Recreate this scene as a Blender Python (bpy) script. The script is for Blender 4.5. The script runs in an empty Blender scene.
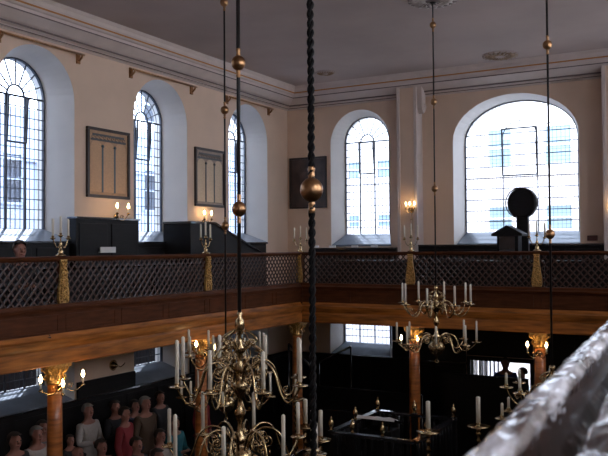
import bpy, bmesh, math, random
from mathutils import Vector, Matrix, noise
random.seed(11)
PI = math.pi
S = bpy.context.scene
COL = S.collection

# ------------------------------------------------------------------ room data (metres)
# x = 0 is the left wall, y = 0 the back wall, z up.
RX, FY, HZ = 12.74, -23.4, 9.62          # right wall, front wall, ceiling
CAM = Vector((11.07, -18.87, 5.3))
ROT = Matrix(((0.8725, 0.0179, 0.4883), (0.4884, -0.0177, -0.8725), (-0.0070, 0.9997, -0.0244)))
FPX = 788.2

# ------------------------------------------------------------------ materials
MATS = {}
def mat(name, col, rough=.6, metal=0., nscale=0, namt=.0, bump=0., bscale=40, emit=None, estr=0, spec=.5, coat=0, stretch=(1, 1, 1), col2=None):
    if name in MATS: return MATS[name]
    m = bpy.data.materials.new(name); m.use_nodes = True
    nt = m.node_tree; b = nt.nodes['Principled BSDF']
    b.inputs['Base Color'].default_value = (*col, 1)
    b.inputs['Roughness'].default_value = rough
    b.inputs['Metallic'].default_value = metal
    b.inputs['Specular IOR Level'].default_value = spec
    b.inputs['Coat Weight'].default_value = coat
    if nscale or bump:
        tc = nt.nodes.new('ShaderNodeTexCoord'); mp = nt.nodes.new('ShaderNodeMapping')
        mp.inputs['Scale'].default_value = stretch
        nt.links.new(tc.outputs['Object'], mp.inputs['Vector'])
    if nscale:
        n = nt.nodes.new('ShaderNodeTexNoise'); n.inputs['Scale'].default_value = nscale; n.inputs['Detail'].default_value = 5
        r = nt.nodes.new('ShaderNodeValToRGB')
        c2 = col2 or tuple(c * (1 - namt) for c in col)
        c1 = col if col2 else tuple(min(1, c * (1 + namt * .5)) for c in col)
        r.color_ramp.elements[0].position = .3; r.color_ramp.elements[1].position = .7
        r.color_ramp.elements[0].color = (*c2, 1); r.color_ramp.elements[1].color = (*c1, 1)
        nt.links.new(mp.outputs[0], n.inputs['Vector']); nt.links.new(n.outputs['Fac'], r.inputs['Fac'])
        nt.links.new(r.outputs['Color'], b.inputs['Base Color'])
    if bump:
        n = nt.nodes.new('ShaderNodeTexNoise'); n.inputs['Scale'].default_value = bscale; n.inputs['Detail'].default_value = 4
        bp = nt.nodes.new('ShaderNodeBump'); bp.inputs['Strength'].default_value = bump; bp.inputs['Distance'].default_value = .02
        nt.links.new(mp.outputs[0], n.inputs['Vector']); nt.links.new(n.outputs['Fac'], bp.inputs['Height'])
        nt.links.new(bp.outputs['Normal'], b.inputs['Normal'])
    if emit:
        b.inputs['Emission Color'].default_value = (*emit, 1); b.inputs['Emission Strength'].default_value = estr
    MATS[name] = m
    return m

M_wall = mat('cream_plaster', (.70, .51, .375), .85, nscale=1.5, namt=.06)
M_reveal = mat('pale_reveal_paint', (.70, .66, .62), .7, nscale=2, namt=.05)
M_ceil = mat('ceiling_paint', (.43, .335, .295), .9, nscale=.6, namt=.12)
M_corn = mat('cornice_paint', (.62, .51, .45), .8, nscale=3, namt=.08)
M_gold = mat('gold_line_paint', (.42, .17, .04), .6)
M_shadowline = mat('shadow_line_paint', (.16, .12, .11), .8)  # dark strips paint in shade on the cornice fillets; also the rose's dark ground
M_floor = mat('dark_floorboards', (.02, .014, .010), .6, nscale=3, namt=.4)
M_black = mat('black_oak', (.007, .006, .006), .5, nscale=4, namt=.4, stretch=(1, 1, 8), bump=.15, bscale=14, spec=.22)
M_blackgl = mat('black_varnished_oak', (.018, .018, .022), .16, nscale=4, namt=.4, coat=1.)
M_oak = mat('orange_oak', (.42, .13, .025), .42, nscale=2.2, namt=.5, stretch=(1, 1, 7), coat=.3, bump=.1, bscale=20)
M_oakbeam = mat('honey_oak_beam', (.37, .125, .024), .5, nscale=2.0, namt=.55, stretch=(1, 1, 9), spec=.3, bump=.15, bscale=9)
M_brown = mat('brown_oak', (.085, .026, .009), .55, nscale=2.5, namt=.4, stretch=(1, 1, 8), spec=.12)
M_lattice = mat('lattice_oak', (.05, .018, .009), .45, nscale=8, namt=.3)
M_brass = mat('old_brass', (.50, .36, .19), .24, metal=1., nscale=20, namt=.35)
M_bronze = mat('bronze_ball', (.42, .23, .11), .33, metal=1., nscale=15, namt=.3)
M_gilt = mat('worn_gilding', (.62, .37, .12), .38, metal=.75, nscale=30, namt=.6)
M_iron = mat('black_iron', (.007, .006, .006), .6, spec=.12)
M_rod = mat('dark_rod', (.012, .009, .008), .5, spec=.3)
M_candle = mat('ivory_wax', (.72, .64, .50), .5, nscale=8, namt=.08)
M_bulb = mat('lit_flame_bulb', (1, .75, .45), .4, emit=(1, .66, .32), estr=46)
M_lead = mat('dark_leading', (.03, .035, .05), .6)
M_barw = mat('window_frame_paint', (.035, .04, .055), .5)
M_stone = mat('pale_stone_outside', (.90, .87, .83), .9, nscale=1.2, namt=.08)
M_stone2 = mat('blue_tinted_brick_outside', (.56, .68, .88), .9, nscale=1.2, namt=.1)  # facade tinted blue so its bounce light turns the left reveals bluish
M_extwin = mat('outside_window_pane', (.27, .38, .44), .3)
M_extwind = mat('outside_dark_window', (.055, .07, .10), .3)
M_paving = mat('pale_paving', (.45, .45, .45), .9, nscale=3, namt=.2)
M_sill = mat('sill_sky_sheen', (.15, .18, .23), .28, nscale=3, namt=.2, coat=.8)  # black varnish coloured slate blue to imitate its sky reflection
M_paper = mat('white_card', (.75, .73, .70), .8)
M_navy = mat('navy_cloth', (.012, .02, .06), .8)
M_skin = mat('skin', (.34, .175, .12), .55)
M_skin2 = mat('skin_ruddy', (.27, .115, .08), .55)
M_hairg = mat('grey_hair', (.18, .165, .15), .8)
M_hairb = mat('dark_hair', (.03, .02, .015), .7)
M_eye = mat('dark_eye', (.02, .015, .01), .3)

def glass_mat():
    m = bpy.data.materials.new('clear_pane'); m.use_nodes = True; nt = m.node_tree; nt.nodes.clear()
    o = nt.nodes.new('ShaderNodeOutputMaterial'); t = nt.nodes.new('ShaderNodeBsdfTransparent'); g = nt.nodes.new('ShaderNodeBsdfGlossy')
    g.inputs['Roughness'].default_value = .08; t.inputs['Color'].default_value = (.93, .97, 1, 1)
    mx = nt.nodes.new('ShaderNodeMixShader'); mx.inputs[0].default_value = .05
    nt.links.new(t.outputs[0], mx.inputs[1]); nt.links.new(g.outputs[0], mx.inputs[2]); nt.links.new(mx.outputs[0], o.inputs[0])
    return m
M_glass = glass_mat()

# ------------------------------------------------------------------ mesh helpers
class MB:
    def __init__(s): s.bm = bmesh.new()
    def quad(s, pts):
        vs = [s.bm.verts.new(p) for p in pts]
        try: s.bm.faces.new(vs)
        except ValueError: pass
        return s
    def box(s, lo, hi, mtx=None):
        x0, y0, z0 = lo; x1, y1, z1 = hi
        P = [Vector(p) for p in ((x0,y0,z0),(x1,y0,z0),(x1,y1,z0),(x0,y1,z0),(x0,y0,z1),(x1,y0,z1),(x1,y1,z1),(x0,y1,z1))]
        if mtx is not None: P = [mtx @ p for p in P]
        v = [s.bm.verts.new(p) for p in P]
        for f in ((0,3,2,1),(4,5,6,7),(0,1,5,4),(1,2,6,5),(2,3,7,6),(3,0,4,7)): s.bm.faces.new([v[i] for i in f])
        return s
    def bar(s, a, b, w, t, up=(0, 0, 1)):
        a = Vector(a); b = Vector(b); d = b - a; L = d.length
        if L < 1e-6: return s
        d.normalize(); u = Vector(up)
        if abs(d.dot(u)) > .98: u = Vector((1, 0, 0))
        sd = d.cross(u).normalized(); u = sd.cross(d)
        m = Matrix((d, sd, u)).transposed().to_4x4(); m.translation = a
        return s.box((0, -w/2, -t/2), (L, w/2, t/2), m)
    def lathe(s, prof, at=(0, 0, 0), seg=12, axis=None):
        at = Vector(at); rings = []
        q = Vector((0, 0, 1)).rotation_difference(Vector(axis).normalized()) if axis is not None else None
        for r, z in prof:
            ring = []
            for i in range(seg):
                a = 2*PI*i/seg; p = Vector((r*math.cos(a), r*math.sin(a), z))
                if q: p = q @ p
                ring.append(s.bm.verts.new(p + at))
            rings.append(ring)
        for k in range(len(rings)-1):
            for i in range(seg):
                j = (i+1) % seg
                f = s.bm.faces.new((rings[k][i], rings[k][j], rings[k+1][j], rings[k+1][i])); f.smooth = True
        if prof[0][0] > 1e-5: s.bm.faces.new(list(reversed(rings[0])))
        if prof[-1][0] > 1e-5: s.bm.faces.new(rings[-1])
        return s
    def ball(s, c, r, seg=10, sz=1.):
        n = max(4, seg//2)
        return s.lathe([(max(1e-6, r*math.sin(PI*k/n)), -r*sz*math.cos(PI*k/n)) for k in range(n+1)], c, seg)
    def tube(s, pts, r, seg=6, closed=False):
        pts = [Vector(p) for p in pts]; n = len(pts); rings = []
        up = None
        for i, p in enumerate(pts):
            a = pts[(i-1) % n] if (closed or i > 0) else p; b = pts[(i+1) % n] if (closed or i < n-1) else p
            t = (b-a).normalized()
            if up is None:
                up = Vector((0, 0, 1)) if abs(t.z) < .9 else Vector((1, 0, 0))
            sd = t.cross(up)
            if sd.length < 1e-4: sd = t.orthogonal()
            sd.normalize(); up = sd.cross(t).normalized()
            rr = r[i] if isinstance(r, (list, tuple)) else r
            rings.append([s.bm.verts.new(p + rr*(math.cos(2*PI*k/seg)*sd + math.sin(2*PI*k/seg)*up)) for k in range(seg)])
        m = n if closed else n-1
        for i in range(m):
            A = rings[i]; B = rings[(i+1) % n]
            for k in range(seg):
                j = (k+1) % seg
                f = s.bm.faces.new((A[k], A[j], B[j], B[k])); f.smooth = True
        if not closed:
            s.bm.faces.new(list(reversed(rings[0]))); s.bm.faces.new(rings[-1])
        return s
    def prism(s, poly, f0, f1):
        """poly of 2D points, f0/f1 map a 2D point to 3D at the two ends"""
        A = [s.bm.verts.new(f0(p)) for p in poly]; B = [s.bm.verts.new(f1(p)) for p in poly]
        n = len(poly)
        for i in range(n):
            j = (i+1) % n
            s.bm.faces.new((A[i], A[j], B[j], B[i]))
        s.bm.faces.new(list(reversed(A))); s.bm.faces.new(B)
        return s
    def build(s, name, m, parent=None, loc=None, recalc=True, bevel=0):
        if recalc: bmesh.ops.recalc_face_normals(s.bm, faces=s.bm.faces)
        if bevel: bmesh.ops.bevel(s.bm, geom=[e for e in s.bm.edges if len(e.link_faces) == 2 and e.calc_face_angle() > .6], offset=bevel, segments=2, affect='EDGES', profile=.6)
        me = bpy.data.meshes.new(name); s.bm.to_mesh(me); s.bm.free()
        for mm in (m if isinstance(m, (list, tuple)) else [m]): me.materials.append(mm)
        return link(name, me, parent, loc)

def link(name, data, parent=None, loc=None):
    o = bpy.data.objects.new(name, data); COL.objects.link(o)
    if parent: o.parent = parent
    if loc is not None: o.location = loc
    return o
def tag(o, label=None, cat=None, group=None, kind=None):
    if label: o['label'] = label
    if cat: o['category'] = cat
    if group: o['group'] = group
    if kind: o['kind'] = kind
    return o
def thing(name, label, cat, loc=(0, 0, 0), rz=0, group=None, kind=None):
    o = link(name, None, None, loc); o.rotation_euler = (0, 0, rz); o.empty_display_size = .1
    return tag(o, label, cat, group, kind)
def struct(o): o['kind'] = 'structure'; return o
def dup(root, loc=None, rz=None, label=None, group=None):
    def rec(o, par):
        c = o.copy(); COL.objects.link(c); c.parent = par
        for ch in list(o.children): rec(ch, c)
        return c
    r = rec(root, None)
    if loc is not None: r.location = loc
    if rz is not None: r.rotation_euler = (0, 0, rz)
    if label: r['label'] = label
    if group: r['group'] = group
    return r

# ------------------------------------------------------------------ walls with splayed arched openings
def arch_loop(cx, hw, zb, spring, rise, n=20):
    pts = [(cx-hw, zb), (cx-hw, spring)]
    for i in range(1, n): a = PI - PI*i/n; pts.append((cx+hw*math.cos(a), spring+rise*math.sin(a)))
    pts += [(cx+hw, spring), (cx+hw, zb)]
    return pts
def rect_loop(x0, x1, z0, z1): return [(x0, z0), (x0, z1), (x1, z1), (x1, z0)]

def wall(name, P, n, L, holes, thick, m=M_wall):
    """P(u, z, d) gives the world point d metres outside the wall face; holes = (outer loop, inner loop, depth)"""
    bm = bmesh.new()
    def face_with(loops, d, z0=0, z1=HZ+.1):
        ed = []
        outer = [(L[0], z0), (L[1], z0), (L[1], z1), (L[0], z1)]
        for lp in [outer] + loops:
            vs = [bm.verts.new(P(u, z, d)) for u, z in lp]
            ed += [bm.edges.new((vs[i], vs[(i+1) % len(vs)])) for i in range(len(vs))]
        bmesh.ops.triangle_fill(bm, use_beauty=True, use_dissolve=True, edges=ed, normal=Vector(n))
    face_with([h[0] for h in holes], 0)
    face_with([h[1] for h in holes], thick)
    k0 = len(bm.faces)
    for out, inn, d in holes:
        A = [bm.verts.new(P(u, z, 0)) for u, z in out]; B = [bm.verts.new(P(u, z, d)) for u, z in inn]
        Cc = [bm.verts.new(P(u, z, thick)) for u, z in inn]
        for i in range(len(out)):
            j = (i+1) % len(out)
            for X, Y in ((A, B), (B, Cc)):
                f = bm.faces.new((X[i], X[j], Y[j], Y[i])); f.material_index = 1
    # outer rim
    r = [(L[0], 0), (L[1], 0), (L[1], HZ+.1), (L[0], HZ+.1)]
    for i in range(4):
        a, b = r[i], r[(i+1) % 4]
        bm.faces.new([bm.verts.new(P(*q)) for q in ((*a, 0), (*b, 0), (*b, thick), (*a, thick))])
    bmesh.ops.remove_doubles(bm, verts=bm.verts, dist=1e-4)
    me = bpy.data.meshes.new(name); bm.to_mesh(me); bm.free()
    me.materials.append(m); me.materials.append(M_reveal)
    return struct(link(name, me))

PL = lambda u, z, d: Vector((-d, u, z))            # left wall, u = y
PB = lambda u, z, d: Vector((u, d, z))             # back wall, u = x
PR = lambda u, z, d: Vector((RX+d, u, z))          # right wall
PF = lambda u, z, d: Vector((u, FY-d, z))          # front wall

window_specs = []   # (P, cx, half width, bottom, spring, rise, depth, kind)
def hole(P, cx, ohw, ghw, ozb, gzb, osp, gsp, orise, grise, d, kind):
    window_specs.append((P, cx if not isinstance(cx, tuple) else cx[1], ghw, gzb, gsp, grise, d, kind))
    c0, c1 = (cx if isinstance(cx, tuple) else (cx, cx))
    return (arch_loop(c0, ohw, ozb, osp, orise), arch_loop(c1, ghw, gzb, gsp, grise), d)
LW = [-8.88, -5.42, -1.96]
left_holes = [hole(PL, c, .9, .66, 5.42, 5.66, 8.07, 8.12, .9, .68, .6, 'small') for c in LW]
left_holes += [hole(PL, c, .9, .66, 5.42, 5.66, 8.07, 8.12, .9, .68, .6, 'small') for c in (-12.34, -15.8, -19.26)]
def lowhole(P, c, d): 
    window_specs.append((P, c, .66, 2.72, None, 3.45, d, 'low'))
    return (rect_loop(c-.9, c+.9, 2.45, 3.62), rect_loop(c-.66, c+.66, 2.72, 3.45), d)
left_holes += [lowhole(PL, c, .6) for c in LW + [-12.34]]
wall('wall_left', PL, (1, 0, 0), (FY, .6), left_holes, .75)
back_holes = [hole(PB, (2.21, 2.245), .86, .64, 5.34, 5.63, 8.07, 8.12, .86, .66, .45, 'small'),
              hole(PB, (6.27, 6.32), 1.5, 1.36, 5.34, 5.63, 7.9, 7.9, 1.05, .93, .45, 'wide'),
              hole(PB, (10.4, 10.38), .86, .64, 5.34, 5.63, 8.07, 8.12, .86, .66, .45, 'small')]
back_holes += [lowhole(PB, 2.2, .45)]
back_holes += [(rect_loop(5.16, 6.6, .02, 2.52), rect_loop(5.16, 6.6, .02, 2.52), .2)]
wall('wall_back', PB, (0, -1, 0), (-.6, RX+.6), back_holes, .6)
RWY = [-1.96, -5.42, -8.88, -12.34, -15.8, -19.26]
wall('wall_right', PR, (-1, 0, 0), (FY, .6), [hole(PR, c, .9, .66, 5.42, 5.66, 8.07, 8.12, .9, .68, .6, 'plain') for c in RWY], .75)
wall('wall_front', PF, (0, 1, 0), (-.6, RX+.6), [hole(PF, c, 1.1, .9, 5.42, 5.66, 8.0, 8.0, .9, .8, .45, 'plain') for c in (2.4, 6.37, 10.3)], .6)

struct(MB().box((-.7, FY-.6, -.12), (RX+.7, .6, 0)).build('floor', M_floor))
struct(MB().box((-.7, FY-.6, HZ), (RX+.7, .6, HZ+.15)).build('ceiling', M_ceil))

# ------------------------------------------------------------------ cornice, mitred round the room
prof = [(0, 9.09), (.03, 9.09), (.05, 9.11), (.10, 9.115), (.10, 9.135), (.12, 9.15), (.19, 9.165), (.19, 9.20), (.25, 9.22), (.34, 9.27), (.42, 9.31), (.45, 9.325),
        (.45, 9.35), (.46, 9.40), (.51, 9.41), (.53, 9.43), (.537, 9.438), (.542, 9.470), (.56, 9.50), (.565, 9.56), (.60, 9.60), (.62, HZ)]
def cornice(name, segs, mi):
    bm = bmesh.new()
    rings = []
    for (bx, by, sx, sy) in segs:
        rings.append([bm.verts.new((bx+sx*p, by+sy*p, z)) for p, z in prof])
    for a, b in zip(rings, rings[1:]):
        for i in range(len(prof)-1):
            f = bm.faces.new((a[i], a[i+1], b[i+1], b[i]))
            zm = (prof[i][1]+prof[i+1][1])/2; f.material_index = 1 if abs(zm-9.454) < .01 else (2 if i in (6, 11, 3) else 0)
    bmesh.ops.recalc_face_normals(bm, faces=bm.faces)
    me = bpy.data.meshes.new(name); bm.to_mesh(me); bm.free()
    for m in (M_corn, M_gold, M_shadowline): me.materials.append(m)
    return struct(link(name, me))
cornice('trim_1', [(0, FY, 1, 0), (0, 0, 1, -1)], 0)
cornice('trim_2', [(0, 0, 1, -1), (RX, 0, -1, -1)], 0)
cornice('trim_3', [(RX, 0, -1, -1), (RX, FY, -1, 0)], 0)

# ------------------------------------------------------------------ piers on the back wall
def pier(n, x0, x1):
    t = link('trim_%d' % n, None); struct(t)
    D = .40
    MB().box((x0+.08, -D+.03, 3.9), (x1-.08, .02, 9.46)).build('pier_shaft', M_wall, t)
    for a, b in ((x0, x0+.085), (x1-.085, x1)):
        MB().box((a, -D, 3.9), (b, .02, 9.46)).build('pier_edge', M_corn, t, bevel=.012)
    # scrolled console on the side face
    k = MB()
    pts = []
    for i in range(26):
        a = i/25; ang = a*4.2*PI
        r = .12*(1-a)+.02
        pts.append((x1+.13, -.23+r*math.cos(ang), 8.76+r*math.sin(ang)))
    k.tube(pts, .022, 6)
    k.prism([(-.39, 9.42), (-.05, 9.42), (-.08, 9.15), (-.12, 8.70), (-.24, 8.62), (-.34, 8.75), (-.36, 9.05)], lambda p: Vector((x1, p[0], p[1])), lambda p: Vector((x1+.13, p[0], p[1])))
    k.build('scroll_console', M_corn, t)
pier(4, 3.43, 3.97)
pier(5, 8.34, 8.94)

# ------------------------------------------------------------------ windows
def hw_at(z, hw, spring, rise):
    if spring is None or z <= spring: return hw
    t = (z-spring)/rise
    return hw*math.sqrt(max(0, 1-t*t))
for i, (P, cx, hw, zb, sp, rise, d, kind) in enumerate(window_specs):
    w = link('window_%d' % (i+1), None); struct(w)
    G = d-.03
    nrm = (P(0, 0, 1)-P(0, 0, 0))
    if kind == 'low': loop = rect_loop(cx-hw, cx+hw, zb, rise); zt = rise
    else: loop = arch_loop(cx, hw, zb, sp, rise, 24); zt = sp+rise
    fr = MB(); q = loop + [loop[0]]
    for a, b in zip(q, q[1:]): fr.bar(P(a[0], a[1], G), P(b[0], b[1], G), .02 if P is PB else .035, .05, nrm)
    fr.build('window_frame', M_barw, w)
    bars = MB(); lead = MB()
    sp_ = sp if sp else zt
    H = lambda z: hw_at(z, hw, sp, rise)
    if kind == 'low':
        for u in (cx-hw/3, cx+hw/3): bars.bar(P(u, zb, G), P(u, zt, G), .03, .03, nrm)
        nz = int((zt-zb)/.18)
        for k in range(1, nz+1): bars.bar(P(cx-hw, zb+.18*k, G), P(cx+hw, zb+.18*k, G), .018, .02, nrm)
        for k in range(1, 12):
            u = cx-hw+k*2*hw/12; lead.bar(P(u, zb, G), P(u, zt, G), .008, .01, nrm)
    elif kind == 'small':
        for u in (cx-hw/3, cx+hw/3): bars.bar(P(u, zb, G), P(u, sp, G), .040 if P is PL else .026, .04, nrm)
        nz = 13; dz = (sp-zb)/nz
        for k in range(1, nz+1): bars.bar(P(cx-hw, zb+dz*k, G), P(cx+hw, zb+dz*k, G), .016 if k < nz else .035, .02, nrm)
        for k in range(1, 12):
            u = cx-hw+k*2*hw/12
            if k % 4: lead.bar(P(u, zb, G), P(u, sp, G), .009, .012, nrm)
        # fanlight
        r1 = hw*.30
        arc = [P(cx+r1*math.cos(PI*k/10), sp+r1*math.sin(PI*k/10), G) for k in range(11)]
        for a, b in zip(arc, arc[1:]): bars.bar(a, b, .03, .03, nrm)
        for k in range(1, 8):
            a = PI*k/8
            bars.bar(P(cx+r1*math.cos(a), sp+r1*math.sin(a), G), P(cx+hw*math.cos(a), sp+rise*math.sin(a), G), .022, .02, nrm)
        for rr in (.53, .77):
            arc = [P(cx+hw*rr*math.cos(PI*k/14), sp+rise*rr*math.sin(PI*k/14), G) for k in range(15)]
            for a, b in zip(arc, arc[1:]): lead.bar(a, b, .009, .012, nrm)
    elif kind == 'wide':
        for u in (cx-.42, cx+.42): bars.bar(P(u, zb, G), P(u, sp+.05, G), .022, .03, nrm)
        k = 0
        z = zb+.27
        while z < sp+.2:
            h = H(z); bars.bar(P(cx-h, z, G), P(cx+h, z, G), .022, .022, nrm); z += .27
        for k in range(1, 28):
            u = cx-hw+k*2*hw/28
            zz = sp + rise*math.sqrt(max(0, 1-((u-cx)/hw)**2)) if abs(u-cx) > .4 else sp
            lead.bar(P(u, zb, G), P(u, zz, G), .006, .01, nrm)
        z = zb+.09; 
        while z < sp:
            lead.bar(P(cx-hw, z, G), P(cx+hw, z, G), .005, .008, nrm); z += .09
        arc = [P(cx+.42*math.cos(PI*k/12), sp+.05+.40*math.sin(PI*k/12), G) for k in range(13)]
        for a, b in zip(arc, arc[1:]): lead.bar(a, b, .02, .02, nrm)
        for k in range(1, 6):
            a = PI*k/6
            c_, s_ = math.cos(a), math.sin(a)
            lead.bar(P(cx+.42*c_, sp+.05+.4*s_, G), P(cx+hw*c_*.97, sp+rise*s_*.97, G), .014, .014, nrm)
    else:
        for u in (cx-hw/3, cx+hw/3): bars.bar(P(u, zb, G), P(u, sp, G), .04, .04, nrm)
        for k in range(1, 9): bars.bar(P(cx-hw, zb+(sp-zb)*k/8, G), P(cx+hw, zb+(sp-zb)*k/8, G), .03, .03, nrm)
    bars.build('glazing_bars', M_barw, w)
    if kind != 'plain': lead.build('lead_lattice', M_lead, w)
    else: lead.bm.free()
    if kind in ('small', 'wide'):
        u0, u1, z0, z1 = (cx-hw/3, cx+hw/3, 7.26, 8.1) if kind == 'small' else (cx-.42, cx+.42, 7.02, 8.16)
        tilt = .05
        cs = MB()
        T = lambda u, z: P(u, z, G-.03-tilt*(z-z0)/(z1-z0))
        for a, b in (((u0, z0), (u1, z0)), ((u1, z0), (u1, z1)), ((u1, z1), (u0, z1)), ((u0, z1), (u0, z0))):
            cs.bar(T(*a), T(*b), .034, .03, nrm)
        # stay rod
        cs.bar(T(u1-.04, z1), P(u1-.02, z0+.05, G), .012, .012, nrm)
        cs.build('casement', M_barw, w)
    gl = MB()
    vs = [gl.bm.verts.new(P(u, z, G+.01)) for u, z in loop]; gl.bm.faces.new(vs)
    gl.build('glass', M_glass, w)
    if kind in ('small', 'wide', 'low'):
        ohw = {'small': .86, 'wide': 1.46, 'low': .86}[kind]; zo = {'small': 5.44, 'wide': 5.36, 'low': 2.47}[kind]
        if P is PB and kind == 'small': zo = 5.36
        sl = MB()
        A = [P(cx-hw, zb+.01, d-.06), P(cx+hw, zb+.01, d-.06), P(cx+ohw, zo, -.03), P(cx-ohw, zo, -.03)]
        Bq = [p+Vector((0, 0, -.05)) for p in A]
        va = [sl.bm.verts.new(p) for p in A]; vb = [sl.bm.verts.new(p) for p in Bq]
        sl.bm.faces.new(va); sl.bm.faces.new(vb[::-1])
        for k in range(4): sl.bm.faces.new((va[k], va[(k+1) % 4], vb[(k+1) % 4], vb[k]))
        sl.build('window_sill', M_sill, w)

# door in the back wall: frame, leaf opened outward
dd = link('door_1', None); struct(dd)
f = MB()
f.box((5.08, -.05, 0), (5.16, .22, 2.6)); f.box((6.6, -.05, 0), (6.68, .22, 2.6)); f.box((5.08, -.05, 2.52), (6.68, .22, 2.62))
f.build('door_frame', M_black, dd)
lf = MB(); lf.box((5.17, .62, .03), (5.22, 1.28, 2.48)); lf.build('door_leaf', M_black, dd, bevel=.006)
gx = MB()
for k in range(5): gx.box((5.26+.1*k, .55, .02), (5.30+.1*k, .59, 2.5))
gx.build('door_grille', mat('grey_grille_paint', (.33, .32, .34), .6), dd)

# ------------------------------------------------------------------ outside: buildings across the lane and the yard
def building(name, label, P, u0, u1, zt, wins, m, mw):
    t = thing(name, label, 'building')
    b = MB()
    a = P(u0, -1, 0); c = P(u1, zt, 3)
    lo = [min(a[i], c[i]) for i in range(3)]; hi = [max(a[i], c[i]) for i in range(3)]
    b.box(lo, hi)
    for z in (5.2, 7.55, 10.2):
        p = P(u0, z, -.08); q = P(u1, z+.09, .02); b.box([min(p[i], q[i]) for i in range(3)], [max(p[i], q[i]) for i in range(3)])
    b.build('facade', m, t)
    for (cu, w, z0, z1) in wins:
        fr = MB(); nn = P(0, 0, 1)-P(0, 0, 0)
        for s0, s1 in (((cu-w/2, z0), (cu+w/2, z0)), ((cu+w/2, z0), (cu+w/2, z1)), ((cu+w/2, z1), (cu-w/2, z1)), ((cu-w/2, z1), (cu-w/2, z0)), ((cu-w/2, (z0+z1)/2), (cu+w/2, (z0+z1)/2))):
            fr.bar(P(*s0, -.03), P(*s1, -.03), .06, .05, nn)
        fo = fr.build('window', m, t)
        p = P(cu-w/2, z0, -.015); q = P(cu+w/2, z1, .01)
        MB().box([min(p[i], q[i]) for i in range(3)], [max(p[i], q[i]) for i in range(3)]).build('pane', mw, fo)
PB2 = lambda u, z, d: Vector((u, 7+d, z)); PL2 = lambda u, z, d: Vector((-5-d, u, z))
wb = []
for cx, w in ((-3.5, .7), (-1.35, .6), (-.1, .55), (2.1, .8), (4.05, .8), (5.92, .85), (8.0, .8), (10.1, .8)):
    wb += [(cx, w, 7.9 if cx > 1 else 7.75, 9.15 if cx > 1 else 8.4), (cx, w, 5.8 if cx > 1 else 6.0, 6.6 if cx > 1 else 6.45), (cx, w, 10.6, 11.8)]
building('stone_building', 'pale stone building across the yard seen through the wide back window', PB2, -9, 16, 14, wb, M_stone, M_extwin)
wl = []
for cy in (-12.6, -10.2, -8.0, -6.6, -2.2, .25, 2.6): wl += [(cy, 1.0, 6.45, 7.72), (cy, 1.0, 9.2, 10.3), (cy, .9, 2.4, 3.6)]
wl += [(-5.2, .65, 6.45, 7.72), (-4.25, .25, 6.48, 7.7)]
building('brick_building', 'pale blue-tinted building with dark windows across the lane behind left windows', PL2, -24, 6.5, 8.9, wl, M_stone2, M_extwind)
lw = MB().box((-1.75, -24, -1.1), (-1.5, .4, 4.35)); lw.box((-1.8, -24, 4.35), (-1.45, .4, 4.42)); tag(lw.build('lane_blocker', mat('lane_blocker_dark', (.035, .035, .045), .9, nscale=6, namt=.4)), 'added dark wall blocking lane light at the low left windows', 'wall')  # wall added to keep sky light out of the low left windows
tag(MB().box((-6, FY-5, -1.1), (19, FY-4, 13)).build('front_blocker', mat('front_blocker_dark', (.05, .035, .03), .9, nscale=5, namt=.4)), 'added unseen dark block keeping sky light off the front windows', 'building')  # unseen block added to cut sky light entering at the front
struct(MB().box((-9, .62, -1.1), (16, 7, -.02)).box((-5, -24, -1.1), (-.76, .62, -.02)).build('yard_paving', M_paving))

# ------------------------------------------------------------------ gallery fronts
def lattice(mb, F, u0, u1, z0, z1, pitch=.132, slope=1.12, w=.026):
    H = z1-z0; run = H/slope
    for sgn, off in ((1, .012), (-1, -.004)):
        u = u0-run
        while u < u1+run:
            a, b = (u, z0), (u+sgn*run, z1)
            # clip to [u0,u1]
            def at(t): return (a[0]+(b[0]-a[0])*t, a[1]+(b[1]-a[1])*t)
            ts = [0, 1]
            lo, hi = 0., 1.
            dx = b[0]-a[0]
            t0, t1 = (u0-a[0])/dx, (u1-a[0])/dx
            if t0 > t1: t0, t1 = t1, t0
            lo, hi = max(lo, t0), min(hi, t1)
            if hi-lo > .02:
                p, q = at(lo), at(hi)
                mb.bar(F(p[0], off, p[1]), F(q[0], off, q[1]), .014, w, F(0, 0, 0)-F(0, 0, 1) if False else (F(0, 1, 0)-F(0, 0, 0)).cross((F(q[0], 0, q[1])-F(p[0], 0, p[1])).normalized()))
            u += pitch
def gilded_bracket(F, u, z0, z1, parent):
    b = MB(); rnd = random.Random(int(u*100))
    zs = [0, .08, .25, .5, .75, .92, 1]; ws = [.085, .10, .10, .075, .052, .05, .065]
    poly = [(-w, z0+(z1-z0)*t) for t, w in zip(zs, ws)] + [(w, z0+(z1-z0)*t) for t, w in reversed(list(zip(zs, ws)))]
    b.prism(poly, lambda p: F(u+p[0], .035, p[1]), lambda p: F(u+p[0], .075, p[1]))
    for t in range(16):
        z = z0+.03+(z1-z0-.06)*t/15; wz = .075-.035*t/15
        for s in (-1, 0, 1):
            c = F(u+s*wz*.75+rnd.uniform(-.01, .01), .08, z+rnd.uniform(-.01, .01))
            b.ball(c, rnd.uniform(.014, .024), 6)
    for s in (-1, 1):
        for z, r in ((z0+.10, .05), (z0+.26, .04), (z0+.44, .03)):
            b.tube([F(u+s*(.035+r*(1-k/14)*math.cos(k*.8)), .088, z+r*(1-k/14)*math.sin(k*.8)) for k in range(13)], .009, 5)
    b.tube([F(u+.045*math.sin(k*1.1), .092, z0+.05+(z1-z0-.1)*k/24) for k in range(25)], .012, 5)
    return b.build('gilded_bracket', M_gilt, parent)
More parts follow.
